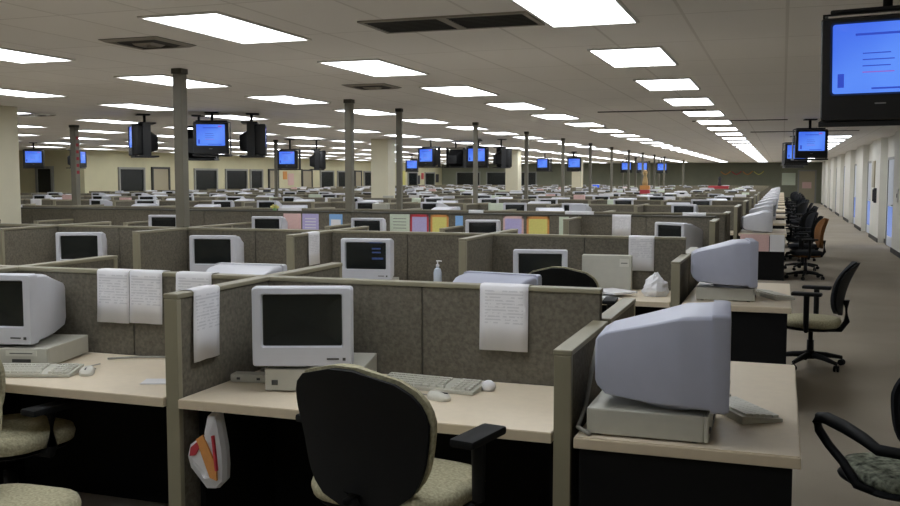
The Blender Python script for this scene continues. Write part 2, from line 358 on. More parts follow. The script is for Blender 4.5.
# ------------------------------------------------------------------ partitions
ROWS = [3.93, 7.59, 11.25] + [12.95 + 3.66*k for k in range(14)]
PH = 1.16
def wx(k):  # divider line positions, counted from the aisle
    return [-.70, -2.29, -3.77, -5.27][k] if k < 4 else -5.27 - 1.49*(k-3)
def xmin(y): return max(-22.6, -.95*y - 1.2)
def make_spine(w, h, capm, full):
    th = .055
    if full:
        r = thing('cubicle_partition', 'p', 'partition')
        for s in (-1, 1):
            c = s*w/4
            MB().box(c-w/4+.004, c+w/4-.004, -th/2, th/2, .08, h-.02, 'fabric', .004).done('fabric_panel', r)
        MB().box(-w/2+.001, w/2-.001, -th/2-.006, th/2+.006, h-.02, h, capm, .005).done('top_cap', r)
        MB().box(-w/2+.004, w/2-.004, -th/2, th/2, 0, .08, 'black').done('base_rail', r)
        MB().box(-.003, .003, -th/2+.006, th/2-.006, .08, h-.02, 'darkcap').done('joint', r)
        return r
    mb = MB(); mb.box(-w/2, -.003, -th/2, th/2, 0, h-.02, 'fabric').box(.003, w/2, -th/2, th/2, 0, h-.02, 'fabric').box(-w/2, w/2, -th/2-.005, th/2+.005, h-.02, h, capm)
    return tag(mb.done('cubicle_partition'), 'p', 'partition')
def make_wing(h, full, l=.72):
    # local: runs along +Y from the spine face outwards
    th = .055
    if full:
        r = thing('divider_panel', 'd', 'partition')
        MB().box(-th/2, th/2, 0, l-.03, .08, h-.02, 'fabric', .004).done('fabric_panel', r)
        MB().box(-th/2-.006, th/2+.006, 0, l, h-.02, h, 'cap', .005).done('top_cap', r)
        MB().box(-th/2-.003, th/2+.003, l-.03, l, 0, h-.02, 'cap', .004).done('end_post', r)
        MB().box(-th/2, th/2, 0, l-.03, 0, .08, 'black').done('base_rail', r)
        return r
    mb = MB(); mb.box(-th/2, th/2, 0, l-.03, 0, h-.02, 'fabric').box(-th/2-.005, th/2+.005, 0, l, h-.02, h, 'cap').box(-th/2, th/2, l-.03, l, 0, h-.02, 'cap')
    return tag(mb.done('divider_panel'), 'd', 'partition')
sp_cache = {}; wing_cache = {}
def spine(w, h, capm, full, *a, **k):
    key = (round(w, 2), h, capm, full)
    if key not in sp_cache: sp_cache[key] = Proto(make_spine(w, h, capm, full))
    return sp_cache[key].put(*a, **k)
def wing(h, full, *a, **k):
    if (h, full) not in wing_cache: wing_cache[(h, full)] = Proto(make_wing(h, full))
    return wing_cache[(h, full)].put(*a, **k)
COLS = [(-10.58, 10.62), (-9.85, 22.9), (-9.33, 33.75), (-9.75, 47.3)]
def hits(x0, x1, y0, y1):
    return any(x1 > cx-.3 and x0 < cx+.3 and y1 > cy-.3 and y0 < cy+.3 for cx, cy in COLS)
def make_desk(w):
    r = thing('cubicle_desk', 'k', 'desk')
    MB().box(-w/2, w/2, -.73, 0, .703, .737, 'deskedge').box(-w/2+.002, w/2-.002, -.727, -.002, .737, .74, 'desk').done('worktop', r)
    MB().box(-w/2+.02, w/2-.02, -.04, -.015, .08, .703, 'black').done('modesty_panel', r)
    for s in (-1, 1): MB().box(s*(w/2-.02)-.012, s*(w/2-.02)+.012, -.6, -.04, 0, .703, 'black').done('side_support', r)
    return r
desk_cache = {}
def desk(w, *a, **k):
    key = round(w, 2)
    if key not in desk_cache: desk_cache[key] = Proto(make_desk(w))
    return desk_cache[key].put(*a, **k)
for ri, Y in enumerate(ROWS):
    full = ri < 3; h = 1.185 if ri == 2 else PH; capm = 'darkcap' if ri == 2 else 'cap'
    k = 0; row = ORD[ri+1]
    while wx(k) > xmin(Y):
        x1, x0 = wx(k), wx(k+1); w = x1-x0; xc = (x0+x1)/2; st = ORD[k+1]
        if ri == 0 and k == 0: pass
        spine(w, h, capm, full, (xc, Y, 0), 0, 'olive fabric partition of the %s row, %s segment from the aisle' % (row, st), group='partitions of the %s row' % row)
        if Y < 33:
            for s, nm in ((-1, 'near'), (1, 'far')):
                if ri == 2 and s == 1 or ri == 3 and s == -1: continue
                if hits(x1-.1, x1+.1, Y+min(0, s*.8), Y+max(0, s*.8)): continue
                hh = 1.03 if (k == 0 and ri in (0, 1)) or (ri == 2 and k >= 2) else PH
                wing(hh, full, (x1, Y+s*.0335, 0), 0 if s > 0 else math.pi, 'olive divider panel on the %s side of the %s row, %s from the aisle' % (nm, row, st), group='dividers of the %s row' % row)
        if full:
            for s, nm in ((-1, 'near'), (1, 'far')):
                if ri == 2 and s == 1: continue
                if hits(x0, x1, Y+min(0, s*.8), Y+max(0, s*.8)): continue
                desk(w-.072, (xc, Y+s*.036, 0), 0 if s < 0 else math.pi, 'cream topped cubicle desk on the %s side of the %s row, %s from the aisle' % (nm, row, st), group='cubicle desks of the %s row' % row)
        k += 1
    # longer rows behind: one continuous worktop each side, cut at the dividers by the panels themselves
    if not full:
        xa = wx(k)+.05
        for s, nm in ((-1, 'near'), (1, 'far')):
            if ri == 3 and s == -1: continue
            for kk in range(k):
                if Y >= 33 and kk: break
                a, b = (wx(kk+1)+.034, wx(kk)-.034) if Y < 33 else (xa, wx(0)-.034)
                y0, y1 = (Y-.76, Y-.034) if s < 0 else (Y+.034, Y+.76)
                mb = MB(); mb.box(a, b, y0, y1, .705, .74, 'desk')
                q = y0+.1 if s < 0 else y1-.1
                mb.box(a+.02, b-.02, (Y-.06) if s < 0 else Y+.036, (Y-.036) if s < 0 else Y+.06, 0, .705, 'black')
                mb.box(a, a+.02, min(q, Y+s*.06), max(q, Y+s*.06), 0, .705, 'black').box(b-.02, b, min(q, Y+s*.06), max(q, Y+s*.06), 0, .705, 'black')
                if Y < 33: lb = 'cream worktop on the %s side of the %s row, %s from the aisle' % (nm, row, ORD[kk+1])
                else: lb = 'long cream worktop along the %s side of the %s partition row' % (nm, row)
                tag(mb.done('worktop'), lb, 'desk', 'worktops of the %s row' % row)

# end-of-row desks in the aisle
def make_end():
    r = thing('end_desk', 'e', 'desk')
    MB().box(-.365, .365, -.79, .79, .70, .737, 'deskedge', .004).box(-.36, .36, -.785, .785, .737, .741, 'desk').done('worktop', r)
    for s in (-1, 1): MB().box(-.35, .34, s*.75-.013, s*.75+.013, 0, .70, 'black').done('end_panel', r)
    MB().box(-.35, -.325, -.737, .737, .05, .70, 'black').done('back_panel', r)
    return r
EP = Proto(make_end())
for ri, Y in enumerate(ROWS):
    if ri in (2, 3): continue
    EP.put((-.287, Y, 0), 0, 'cream topped desk with black panels at the aisle end of the %s row' % ORD[ri+1], group='end desks along the aisle')

# ------------------------------------------------------------------ monitors, computers, keyboards
def make_crt(col='crt', full=True, lift=.012):
    z0 = lift; H = .328; W = .41; zc = z0+H/2
    if full: r = thing('crt_monitor', 'm', 'monitor')
    A = MB(); 
    loft_y(A, [(-.13, zc, W, H, .014), (-.175, zc, W, H, .014), (-.188, zc, W-.01, H-.01, .014), (-.19, zc+.027, .335, .222, .01), (-.172, zc+.027, .322, .21, .008)], col, True, False)
    A.box(.1, .15, -.192, -.188, z0+.03, z0+.036, 'slot').box(.165, .177, -.193, -.187, z0+.026, z0+.038, 'slot')
    Bm = MB() if full else A
    loft_y(Bm, [(-.13, zc, W-.012, H-.012, .02), (-.04, zc-.002, W-.02, H-.02, .02), (-.02, zc-.003, W-.024, H-.03, .014), (.06, zc-.014, .345, .275, .012), (.22, zc-.026, .275, .215, .01), (.25, zc-.022, .255, .17, .01), (.258, zc-.02, .235, .14, .01)], col, True, True)
    C = MB() if full else A
    loft_y(C, [(-.174, zc+.027, .324, .212, .008), (-.179, zc+.027, .20, .12, .01)], 'glass', False, True)
    D = MB() if full else A
    D.lathe([(.12, 0), (.12, .012), (.08, .02), (.07, z0+.02)], col, 20, (0, -.02))
    if full:
        autos(A.done('bezel', r)); autos(Bm.done('housing', r), 12); autos(C.done('screen', r)); autos(D.done('swivel_base', r))
        return r
    return tag(autos(A.done('crt_monitor')), 'm', 'monitor')
CRT = Proto(make_crt()); CRTP = Proto(make_crt('crtlite')); CRTL = Proto(make_crt('crtlite', False, .12))
def make_pc():
    r = thing('desktop_computer', 'c', 'computer')
    MB().box(-.2, .2, -.19, .2, .006, .095, 'pc', .006).done('case', r)
    MB().box(-.2, .2, -.205, -.19, .006, .095, 'pc', .005).box(.0, .15, -.207, -.204, .06, .085, 'key').box(.02, .13, -.209, -.206, .07, .074, 'slot').box(.03, .12, -.207, -.204, .03, .045, 'slot').done('front_bezel', r)
    MB().box(-.17, -.145, -.21, -.204, .03, .05, 'slot', .002).done('power_button', r)
    for sx in (-1, 1):
        for sy in (-1, 1): MB().lathe([(.012, 0), (.014, .006)], 'slot', 10, (sx*.17, sy*.16)).done('foot', r)
    return r
PC = Proto(make_pc())
def make_kb():
    r = thing('keyboard', 'k', 'keyboard')
    b = MB(); b.poly([[(x, -.08, .002), (x, .08, .002), (x, .08, .03), (x, -.08, .014)] for x in (-.225, .225)], 'pc', smooth=False); b.done('keyboard_body', r)
    kx = MB(); kn = MB()
    for j in range(5):
        y = -.062+.027*j; z = .0175+.0028*j
        for i in range(15 if j else 9):
            x = -.212+.0195*i if j else -.212+.034*i
            w = .017 if j else .03
            kx.box(x, x+w, y-.009, y+.013, z-.003, z+.008, 'key')
        for i in range(4): kn.box(.125+.022*i, .143+.022*i, y-.009, y+.013, z-.003, z+.008, 'key')
    kx.done('keys', r); kn.done('number_pad', r)
    return r
KB = Proto(make_kb())
def make_mouse():
    r = thing('computer_mouse', 'm', 'mouse')
    b = MB(); loft_z(b, [(0, 0, .058, .1, .028), (.012, 0, .062, .106, .03), (.024, .004, .054, .092, .026), (.032, .01, .034, .06, .016)], 'key'); autos(b.done('mouse_body', r), 50)
    MB().box(-.002, .002, -.045, -.01, .0285, .033, 'slot').done('button_split', r)
    MB().tube([(0, .05, .01), (.02, .1, .004), (-.03, .16, .004), (.02, .22, .004)], .0025, 'cable', 6).done('cord', r)
    return r
MS = Proto(make_mouse())

DZ = .741
# front stations
PC.put((-1.85, 3.64, DZ), R(14), 'beige desktop computer under the dark CRT monitor in the front left cubicle')
CRTP.put((-1.90, 3.60, DZ+.0965), R(20), 'pale CRT monitor with dark screen in the front cubicle, behind the black chair back')
KB.put((-1.38, 3.70, DZ), R(-4), 'beige keyboard on the front cubicle desk beside a mouse')
MS.put((-1.27, 3.50, DZ), R(70), 'white mouse on the front cubicle desk right of the chair back')
PC.put((-3.42, 3.62, DZ), R(14), 'beige desktop computer under the leftmost CRT monitor')
CRTP.put((-3.49, 3.60, DZ+.0965), R(12), 'pale CRT monitor at the left edge of the photo, on a computer case')
KB.put((-3.19, 3.36, DZ), R(18), 'beige keyboard on the left cubicle desk in front of the computer')
MS.put((-2.93, 3.44, DZ), R(30), 'pale mouse beside the keyboard on the left cubicle desk')
# end desk 1
PC.put((-.415, 3.38, DZ), R(90), 'beige desktop computer under the big monitor on the nearest end desk')
CRT.put((-.345, 3.36, DZ+.0965), R(93), 'large lavender grey CRT monitor seen from behind on the nearest end desk')
KB.put((-.165, 3.72, DZ), R(122), 'beige keyboard right of the monitor on the nearest end desk')
PC.put((-.37, 7.22, DZ), R(90), 'beige desktop computer under the monitor on the second end desk')
CRT.put((-.36, 7.15, DZ+.0965), R(97), 'lavender grey CRT monitor seen from behind on the second end desk')
KB.put((-.06, 7.42, DZ), R(115), 'beige keyboard on the second end desk by the grey backed aisle chair')
# far side of row one (seen over the partition)
CRT.put((-1.33, 4.36, DZ+.07), R(170), 'CRT monitor top peeking over the front partition beside the hanging sheet')
CRTP.put((-2.74, 4.40, DZ+.07), R(184), 'CRT monitor top peeking over the front partition left of the crossing divider')
for x, lb in ((-1.33, 'right'), (-2.74, 'left')):
    tag(MB().box(-.2, .2, -.2, .2, 0, .07, 'pc', .005).box(-.15, .1, .2, .204, .03, .04, 'slot').done('monitor_riser', None, (x, 4.40, DZ)), 'beige flat riser under the %s monitor behind the front partition' % lb, 'riser')
# second row, near side
for i, (x, rz, lb) in enumerate([(-1.75, 12, 'second row behind the black chair back'), (-3.14, 10, 'second row, showing a faint blue desktop'), (-4.62, 12, 'second row by the slim dark pole'), (-6.06, 24, 'second row, leftmost, body showing')]):
    y = 7.14 if i != 1 else 7.05
    lift = (0, .06, .05, .05)[i]
    if lift: tag(MB().box(-.19, .19, -.19, .19, 0, lift, 'pc', .005).box(-.1, .12, -.195, -.19, lift*.4, lift*.6, 'slot').done('monitor_riser', None, (x, y, DZ), (0, 0, R(rz))), 'flat beige riser under the monitor in the %s' % lb, 'riser')
    (CRTP).put((x, y, DZ+lift), R(rz), 'white CRT monitor in the %s' % lb)
mb = MB(); mb.box(0, .07, -.002, 0, 0, .012, 'crtlit').box(0, .07, -.002, 0, .03, .042, 'crtlit').box(.0, .09, -.002, 0, -.05, -.035, 'crtlit').box(-.02, .08, -.002, 0, .08, .092, 'crtlit')
o = mb.done('desktop_glow', None, (0, 0, 0)); 
par = [x for x in bpy.data.objects if x.get('label') == 'white CRT monitor in the second row, showing a faint blue desktop'][0]
o.parent = par; o.location = (.05, -.1795, .225)
# third row, near side
for i, (x, rz) in enumerate([(-1.07, -32), (-3.34, 8), (-4.82, 8), (-6.22, 10), (-7.8, 16)]):
    CRTP.put((x, 10.82, DZ+.05), R(rz), 'white CRT monitor in the third row, %s from the aisle' % ORD[i+1], group='monitors of the third row')
    tag(MB().box(-.19, .19, -.19, .19, 0, .05, 'pc', .005).done('monitor_riser', None, (x, 10.82, DZ), (0, 0, R(rz))), 'flat beige riser under the monitor in the third row, %s from the aisle' % ORD[i+1], 'riser', 'risers of the third row')
# far side of the second row (tops only)
for k in range(4):
    if k == 0: continue
    CRTP.put((wx(k)-.75, 8.06, DZ), R(180+random.uniform(-12, 12)), 'white CRT monitor top on the far side of the second row, %s from the aisle' % ORD[k+1], group='monitors behind the second row')
# rows behind
count = 0
for ri in range(3, 17):
    Y = ROWS[ri]; k = 0
    while wx(k+1) > xmin(Y) + .6:
        xc = (wx(k)+wx(k+1))/2
        for s, nm in ((-1, 'near'), (1, 'far')):
            if ri == 3 and s < 0: continue
            if count >= 285 or (Y > 40 and s > 0) or random.random() < .14: continue
            x = xc + random.uniform(-.35, .3); y = Y + s*.47
            CRTL.put((x, y, DZ+random.choice((0, .001, .002))), R((0 if s < 0 else 180)+random.uniform(-25, 25)), 'small distant white CRT monitor, %s side of the %s row, %s from the aisle' % (nm, ORD[ri+1], ORD[k+1]), group='monitors of the %s row' % ORD[ri+1]); count += 1
        k += 1
# monitors on further end desks
for ri in range(4, 17):
    Y = ROWS[ri]
    CRTP.put((-.36, Y-.42, DZ), R(97+random.uniform(-8, 8)), 'white CRT monitor on the end desk of the %s row, nearer one' % ORD[ri+1], group='monitors on the far end desks')
    if ri < 12: CRTP.put((-.34, Y+.3, DZ), R(90+random.uniform(-14, 14)), 'white CRT monitor on the end desk of the %s row, farther one' % ORD[ri+1], group='monitors on the far end desks')

# ------------------------------------------------------------------ loose items in the front
def sheet(name, x, y, w, front, back=.06, th=.055, h=PH, rz=0, tilt=0, m='printed', label='', cat='paper', group=None, curl=.01):
    # a sheet folded over the top of a partition, front drop on local -Y
    t2 = th/2+.009; prof = []
    prof += [(-t2-curl, -front), (-t2-.004, -front*.6), (-t2, -.03), (-t2, -.004), (-t2*.7, .003), (0, .004), (t2*.7, .003), (t2, -.004), (t2+.001, -back)]
    mb = MB(); rings = []
    n = 7
    for i in range(n):
        u = i/(n-1)-.5
        sh = .004*math.sin(i*1.7)
        f = [(u*w + tilt*z, yy - sh*(abs(z)/max(front, .01)), z) for yy, z in prof]
        b = [(u*w + tilt*z, yy - sh*(abs(z)/max(front, .01)) + (-.0012 if yy <= 0 else .0012), z + (.0012 if z >= 0 else 0)) for yy, z in reversed(prof)]
        rings.append(f+b)
    mb.poly(rings, m, True, True, True)
    return tag(mb.done(name, None, (x, y, h), (0, 0, rz)), label, cat, group)
sheet('hanging_sheet', -3.14, 3.93, .19, .26, label='left printed sheet of the pair hung over the left front partition', group=None)
sheet('hanging_sheet', -2.945, 3.93, .19, .255, label='right printed sheet of the pair hung over the left front partition')
sheet('hanging_sheet', -2.67, 3.93, .2, .17, label='short white sheet hung over the partition just behind the left divider post')
sheet('hanging_sheet', -1.115, 3.93, .215, .28, label='printed white sheet hung over the front partition right of centre')
sheet('hanging_sheet', -2.29, 3.38, .19, .29, rz=R(90), tilt=.08, label='curled white sheet hung over the side of the left divider')
sheet('hanging_sheet', -1.04, 7.59, .2, .27, label='white sheet hung over the second row partition near the aisle')
sheet('hanging_sheet', -3.77, 7.2, .2, .27, rz=R(90), tilt=.06, label='white sheet hung over a divider of the second row left of centre')
sheet('hanging_sheet', -1.78, 11.25, .22, .24, h=1.185, label='white sheet hung over the third row partition near the aisle')
def card(x, z, w, h, m, lb, rows=(), Y=11.25-.0285, group=None):
    mb = MB(); mb.box(-w/2, w/2, -.003, 0, -h/2, h/2, m)
    for (a, b, c, d, mm) in rows: mb.box(a, b, -.0045, -.003, c, d, mm)
    tag(mb.done('pinned_card', None, (x, Y, z)), lb, 'paper', group)
edge = lambda w, h, c: [(-w/2, w/2, h/2-.03, h/2, c), (-w/2, w/2, -h/2, -h/2+.03, c), (-w/2, -w/2+.025, -h/2, h/2, c), (w/2-.025, w/2, -h/2, h/2, c)]
txt = lambda w, n=4: [(-w*.3, w*.3, .07-.045*k, .078-.045*k, 'lilac') for k in range(n)]
card(-6.14, 1.03, .26, .24, 'pink', 'pink card pinned to the third row partition, left of the lilac one')
card(-5.87, 1.03, .24, .24, 'lilac', 'lilac card with pale lines pinned to the third row partition', [(-.08, .08, .05-.04*k, .06-.04*k, 'paper') for k in range(4)])
card(-5.5, 1.03, .19, .24, 'blue', 'sky blue card pinned to the third row partition', [(-.07, .07, -.03, .05, 'paper')])
card(-4.33, 1.03, .25, .26, 'lilac', 'lilac card with red border pinned to the third row partition', edge(.25, .26, 'red'))
card(-4.06, 1.03, .24, .26, 'yellow', 'yellow card with orange and green border pinned to the third row partition', edge(.24, .26, 'orange')+[(-.05, .12, -.131, -.1, 'green')])
card(-4.6, 1.03, .27, .26, 'mint', 'pale greenish sheet pinned to the third row partition', [(-.09, .09, .07-.04*k, .076-.04*k, 'slot') for k in range(4)])
card(-3.1, 1.03, .26, .25, 'lilac', 'lilac card with pink border, right of centre on the third row', edge(.26, .25, 'pink'))
card(-2.79, 1.03, .28, .25, 'yellow', 'yellow card with orange border, right of centre on the third row', edge(.28, .25, 'orange'))
card(-2.47, 1.03, .12, .25, 'mint', 'narrow pale sheet on the third row partition right of the yellow card')
card(-3.8, 1.03, .1, .24, 'blue', 'narrow blue card on the third row partition right of the yellow and orange one')
# cable tray things on front desk
mb = MB(); mb.box(-.09, .09, -.035, .035, 0, .035, 'pc', .006).box(-.06, -.045, -.037, -.034, .012, .022, 'slot').box(.03, .045, -.037, -.034, .012, .022, 'slot')
t = tag(mb.done('network_box', None, (-2.15, 3.56, DZ), (0, 0, R(10))), 'small beige power adapter box left of the front computer', 'adapter')
tag(MB().tube([(-2.2,3.64,DZ+.008),(-2.18,3.74,DZ+.008),(-2.12,3.80,DZ+.04),(-2.12,3.7,DZ+.035),(-2.16,3.68,DZ+.03),(-2.22,3.75,DZ+.008),(-2.14,3.84,DZ+.008)], .006, 'cable', 7).done('cable'), 'grey coiled cable behind the front adapter box', 'cable')
tag(MB().tube([(-3.07,3.75,DZ+.006),(-2.95,3.84,DZ+.006),(-2.8,3.85,DZ+.012),(-2.68,3.8,DZ+.006)], .005, 'cable', 7).done('cable'), 'grey cable lying at the back of the left cubicle desk', 'cable')
tag(MB().tube([(-.635,3.56,.99),(-.64,3.5,1.0),(-.648,3.46,.93),(-.65,3.34,.80),(-.648,3.2,.76),(-.6,3.16,.7495)], .008, 'cable', 8).done('cable'), 'pale monitor cable looping between the low divider and the big monitor', 'cable')
tag(MB().lathe([(.022,0),(.03,.012),(.028,.03),(.012,.042)], 'paper', 16).done('desk_webcam', None, (-1.13, 3.72, DZ)), 'small round white puck at the back of the front cubicle desk', 'desk item')
tag(MB().box(-.04,.1,-.05,.05,0,.004,'paper').done('paper_slip', None, (-2.55,3.40,DZ), (0,0,R(20))), 'small white paper slip on the left cubicle desk near the divider', 'paper')
# hand sanitiser bottle on row two desk
t = thing('pump_bottle', 'small clear pump bottle standing on the second row desk', 'bottle', (-2.64, 7.25, DZ))
autos(MB().lathe([(.03,0),(.034,.01),(.034,.11),(.026,.14),(.012,.15),(.012,.16)], 'bottle', 20).done('bottle_body', t))
autos(MB().lathe([(.014,.16),(.014,.175),(.005,.178),(.005,.2),(.012,.202),(.012,.21)], 'paper', 14).tube([(0,0,.206),(.035,0,.204)], .005, 'paper', 8).done('pump', t))
# upright beige case on second row desk
t = thing('computer_case', 'beige computer case standing upright on the second row desk against the partition', 'computer', (-1.27, 7.33, DZ), R(4))
MB().box(-.19,.19,-.05,.05,.004,.285,'pc',.006).done('case', t); MB().box(.1,.17,-.054,-.05,.2,.26,'key').box(.11,.16,-.056,-.054,.225,.231,'slot').done('front_panel', t)
def blob(name, x, y, z, r, hgt, m, label, cat, seed, parent=None, flat=1):
    rnd = random.Random(seed); rings = []; n = 14
    for j in range(8):
        u = j/7; rr = r*(math.sin(math.pi*(.22+.74*u))**.7)*(1-.35*u); zz = hgt*u
        rings.append([((rr*(1+rnd.uniform(-.16,.16)))*math.cos(2*math.pi*k/n), flat*(rr*(1+rnd.uniform(-.16,.16)))*math.sin(2*math.pi*k/n), zz+(rnd.uniform(-.07,.07)*hgt if 0 < j else 0)) for k in range(n)])
    mb = MB(); mb.poly(rings, m, smooth=False)
    o = mb.done(name, parent, (x, y, z))
    return tag(o, label, cat) if not parent else o
blob('plastic_bag', -.88, 7.18, DZ, .11, .17, 'bag', 'crumpled white plastic bag on the second row desk beside the end divider', 'bag', 3)
blob('crumpled_paper', -3.47, 6.93, DZ, .07, .17, 'paper', 'crumpled white paper on the second row desk beside the monitor', 'paper', 5)
blob('plastic_bag', -.30, 4.3, DZ, .08, .14, 'bag', 'small white bag on the nearest end desk behind the big monitor', 'bag', 9)
for i, (x, y, a) in enumerate([(-1.05, 6.98, 20), (-1.22, 6.94, -25), (-.98, 7.1, 50)]):
    tag(MB().box(-.11,.11,-.14,.14,0,.006+.004*i,'paper').done('loose_paper', None, (x-.2, y, DZ+.0001+.012*i), (0,0,R(a))), ['left','lowest','right'][i]+' loose white paper on the second row desk in front of the beige case' if i != 1 else 'skewed loose white paper at the front edge of the second row desk', 'paper')
# papers on the front of the third end desk
y3 = ROWS[4]-.79
tag(MB().box(-.22,.22,-.004,0,-.27,0,'pink').done('hanging_sheet', None, (-.40, y3-.004, .73)), 'pink sheet hanging on the front of the third end desk', 'paper')
tag(MB().box(-.11,.11,-.004,0,-.27,0,'paper').done('hanging_sheet', None, (-.06, y3-.004, .73)), 'white sheet hanging on the front of the third end desk', 'paper')
# bag with orange folder below the front desk
t = thing('hanging_bag', 'white plastic bag with red print and an orange folder hanging under the front desk', 'bag', (-2.125, 3.24, .70))
def lens(mb, pts, y0, y1, m):
    mb.poly([[(x, y0, z) for x, z in pts], [(x, y1, z) for x, z in pts]], m, smooth=False)
mb = MB(); rings = []
outline = [(-.02,-.02),(.01,-.02),(.02,-.08),(.035,-.16),(.04,-.24),(.035,-.30),(.005,-.33),(-.03,-.33),(-.07,-.30),(-.11,-.25),(-.122,-.20),(-.11,-.15),(-.05,-.11),(-.015,-.08)]
for yy, sc in ((-.05,.6),(-.03,.95),(.0,1),(.03,.95),(.05,.6)): rings.append([((x+.03)*sc-.03, yy+.006*math.sin(x*60), (z+.2)*sc-.2) for x, z in outline])
mb.poly(rings, 'bag', smooth=False); mb.done('bag_body', t)
mb = MB(); lens(mb, [(-.06,-.12),(-.03,-.10),(.03,-.22),(.032,-.28),(.0,-.27)], -.062, -.052, 'orange'); mb.done('orange_folder', t)
mb = MB(); lens(mb, [(-.09,-.19),(-.085,-.155),(-.055,-.13),(-.045,-.15),(-.065,-.185)], -.064, -.05, 'red'); lens(mb, [(.012,-.1),(.02,-.1),(.034,-.24),(.026,-.24)], -.064, -.05, 'red'); mb.done('red_print', t)
mb = MB(); mb.tube([(-.02,0,-.02),(-.02,.0,.0)], .004, 'bag', 6).done('bag_handle', t)

# ------------------------------------------------------------------ poles
def pole(x, y, lb, red=False, r=.05, z0=0):
    t = thing('utility_pole', lb, 'pole', (x, y, 0))
    MB().box(-r, r, -r, r, z0, CEIL-.05, 'pole', .01).done('shaft', t)
    MB().box(-r-.008, r+.008, -r-.008, r+.008, CEIL-.05, CEIL, 'darkcap', .005).done('ceiling_collar', t)
    if red:
        for k in range(6): MB().box(r, r+.01, -.03, .03, 1.7+.13*k, 1.76+.13*k, 'polered').done('red_ribbon', t)
for i, ri in enumerate([1, 2, 3, 4, 5, 6, 7, 8, 9, 10, 11, 12]):
    Y = ROWS[ri]
    pole(-5.31, Y, 'slim grey-green pole rising from the %s partition row, %s of its line' % (ORD[ri+1], ORD[i+1]), r=.047 if i < 2 else .038, z0=1.186 if ri == 2 else PH+.001)
pole(-12.82, 14.9, 'slim pole with a strip of red ribbons at the left', True, .06)
pole(-12.72, 22.4, 'thin grey pole left of centre in the middle distance', r=.04)
for i, (x, y) in enumerate([(-6.9, 47.6), (-6.3, 52), (-5.4, 56), (-7.6, 58), (-8.7, 55)]): pole(x, y, 'distant slim pole near the far wall, %s of five from the left' % ['third','fourth','fifth','second','first'][i], r=.05)

# ------------------------------------------------------------------ televisions
def make_tv(col='tv'):
    r = thing('crt_television', 't', 'television')
    W, H = .66, .60; z = 0
    A = MB(); loft_y(A, [(-.15, 0, W, H, .02), (-.24, 0, W, H, .02), (-.255, 0, W-.02, H-.02, .02), (-.256, .06, .55, .42, .02), (-.235, .06, .53, .40, .015)], col, True, False)
    autos(A.done('front_bezel', r))
    B = MB(); loft_y(B, [(-.15, 0, W-.01, H-.01, .03), (-.05, 0, W-.03, H-.03, .04), (.1, -.03, .5, .42, .05), (.22, -.05, .4, .32, .05), (.25, -.05, .36, .28, .04)], col, True, True)
    autos(B.done('cabinet', r), 40)
    C = MB(); loft_y(C, [(-.237, .06, .532, .402, .015), (-.243, .06, .4, .28, .04), (-.246, .06, .2, .12, .04)], 'tvscreen', False, True, True)
    sc = C.done('screen', r); autos(sc)
    L = MB(); L.box(-.03, .03, -.259, -.255, -.205, -.198, 'silver'); L.done('maker_mark', r)
    K = MB()
    for k, (w, m) in enumerate([(.26, 'slide_dark')]): K.box(-.14, .14, -.249, -.2465, .165, .178, m)
    for k in range(4): K.box(-.1, .05+.02*(k % 2), -.2492, -.247, .06-.036*k, .066-.036*k, 'slide_dark' if k < 3 else 'slide_pink')
    K.done('slide_text', r); K = MB()
    K.box(-.235, -.2, -.2492, -.2435, -.13, -.05, 'slide_dark').done('slide_emblem', r); K = MB()
    K.box(-.05, .2, -.2492, -.2445, -.145, -.135, 'slide_dark').done('slide_footer', r)
    MB().box(.14, .21, -.2492, -.2445, .185, .215, 'slide_pink').done('slide_corner_mark', r)
    for c in r.children:
        if c.name.startswith('slide'): c.data.transform(Matrix.Translation((0, 0, .025)))
    for c in r.children: c.data.transform(Matrix.Scale(.8, 4))
    return r
TV = Proto(make_tv())
def mount_at(x, y, rz, z, lb, tilt):
    t = thing('television_mount', lb, 'bracket', (x, y, CEIL), rz)
    MB().box(-.1, .1, -.1, .1, -.02, 0, 'tv', .004).done('ceiling_plate', t)
    q = z-CEIL
    MB().tube([(0, .02, -.02), (0, .02, q+.275)], .022, 'tv', 12).done('drop_pole', t)
    m = MB().box(-.24, .24, -.08, .17, q+.251, q+.275, 'tv', .01).box(-.278, -.27, -.04, .08, q-.25, q+.25, 'tv').box(.27, .278, -.04, .08, q-.25, q+.25, 'tv').box(-.278, .278, -.17, .2, q-.275, q-.248, 'tv', .005).box(-.278, .278, -.04, .08, q+.249, q+.257, 'tv')
    if tilt:
        for v in m.bm.verts: v.co = Vector((0, 0, q)) + Matrix.Rotation(tilt, 3, 'X') @ (v.co - Vector((0, 0, q)))
    m.done('cradle', t)
    return t
def tv(x, y, deg, z, lb, tilt=0):
    mount_at(x, y, R(deg), z, 'bracket of the '+lb.split(',')[0], R(tilt))
    o = TV.put((x, y, z-.004), R(deg), lb); o.rotation_euler = (R(tilt), 0, R(deg))
    return o
# positions: x, y, facing (0 = towards the camera end), centre height
tv(.45, 5.05, -10, 2.16, 'big television with a blue slide at the top right corner', 8)
tv(.42, 17.6, 8, 2.2, 'aisle television hanging above the row, second nearest')
tv(.25, 24.5, 12, 2.2, 'aisle television third nearest, lower left of the second')
tv(.28, 31.0, 14, 2.2, 'aisle television farthest along the row')
# cluster left of centre (around 8.5 m left, 12.8 m away)
tv(-8.35, 12.75, 26, 2.23, 'television with blue screen behind the nearest slim pole')
tv(-9.62, 12.75, -46, 2.22, 'grey-backed television turned left in the left cluster')
tv(-8.95, 13.3, 200, 2.18, 'rear-facing television in the left cluster behind the nearest pole')
tv(-7.9, 13.2, 118, 2.22, 'television seen from the side at the right of the left cluster')
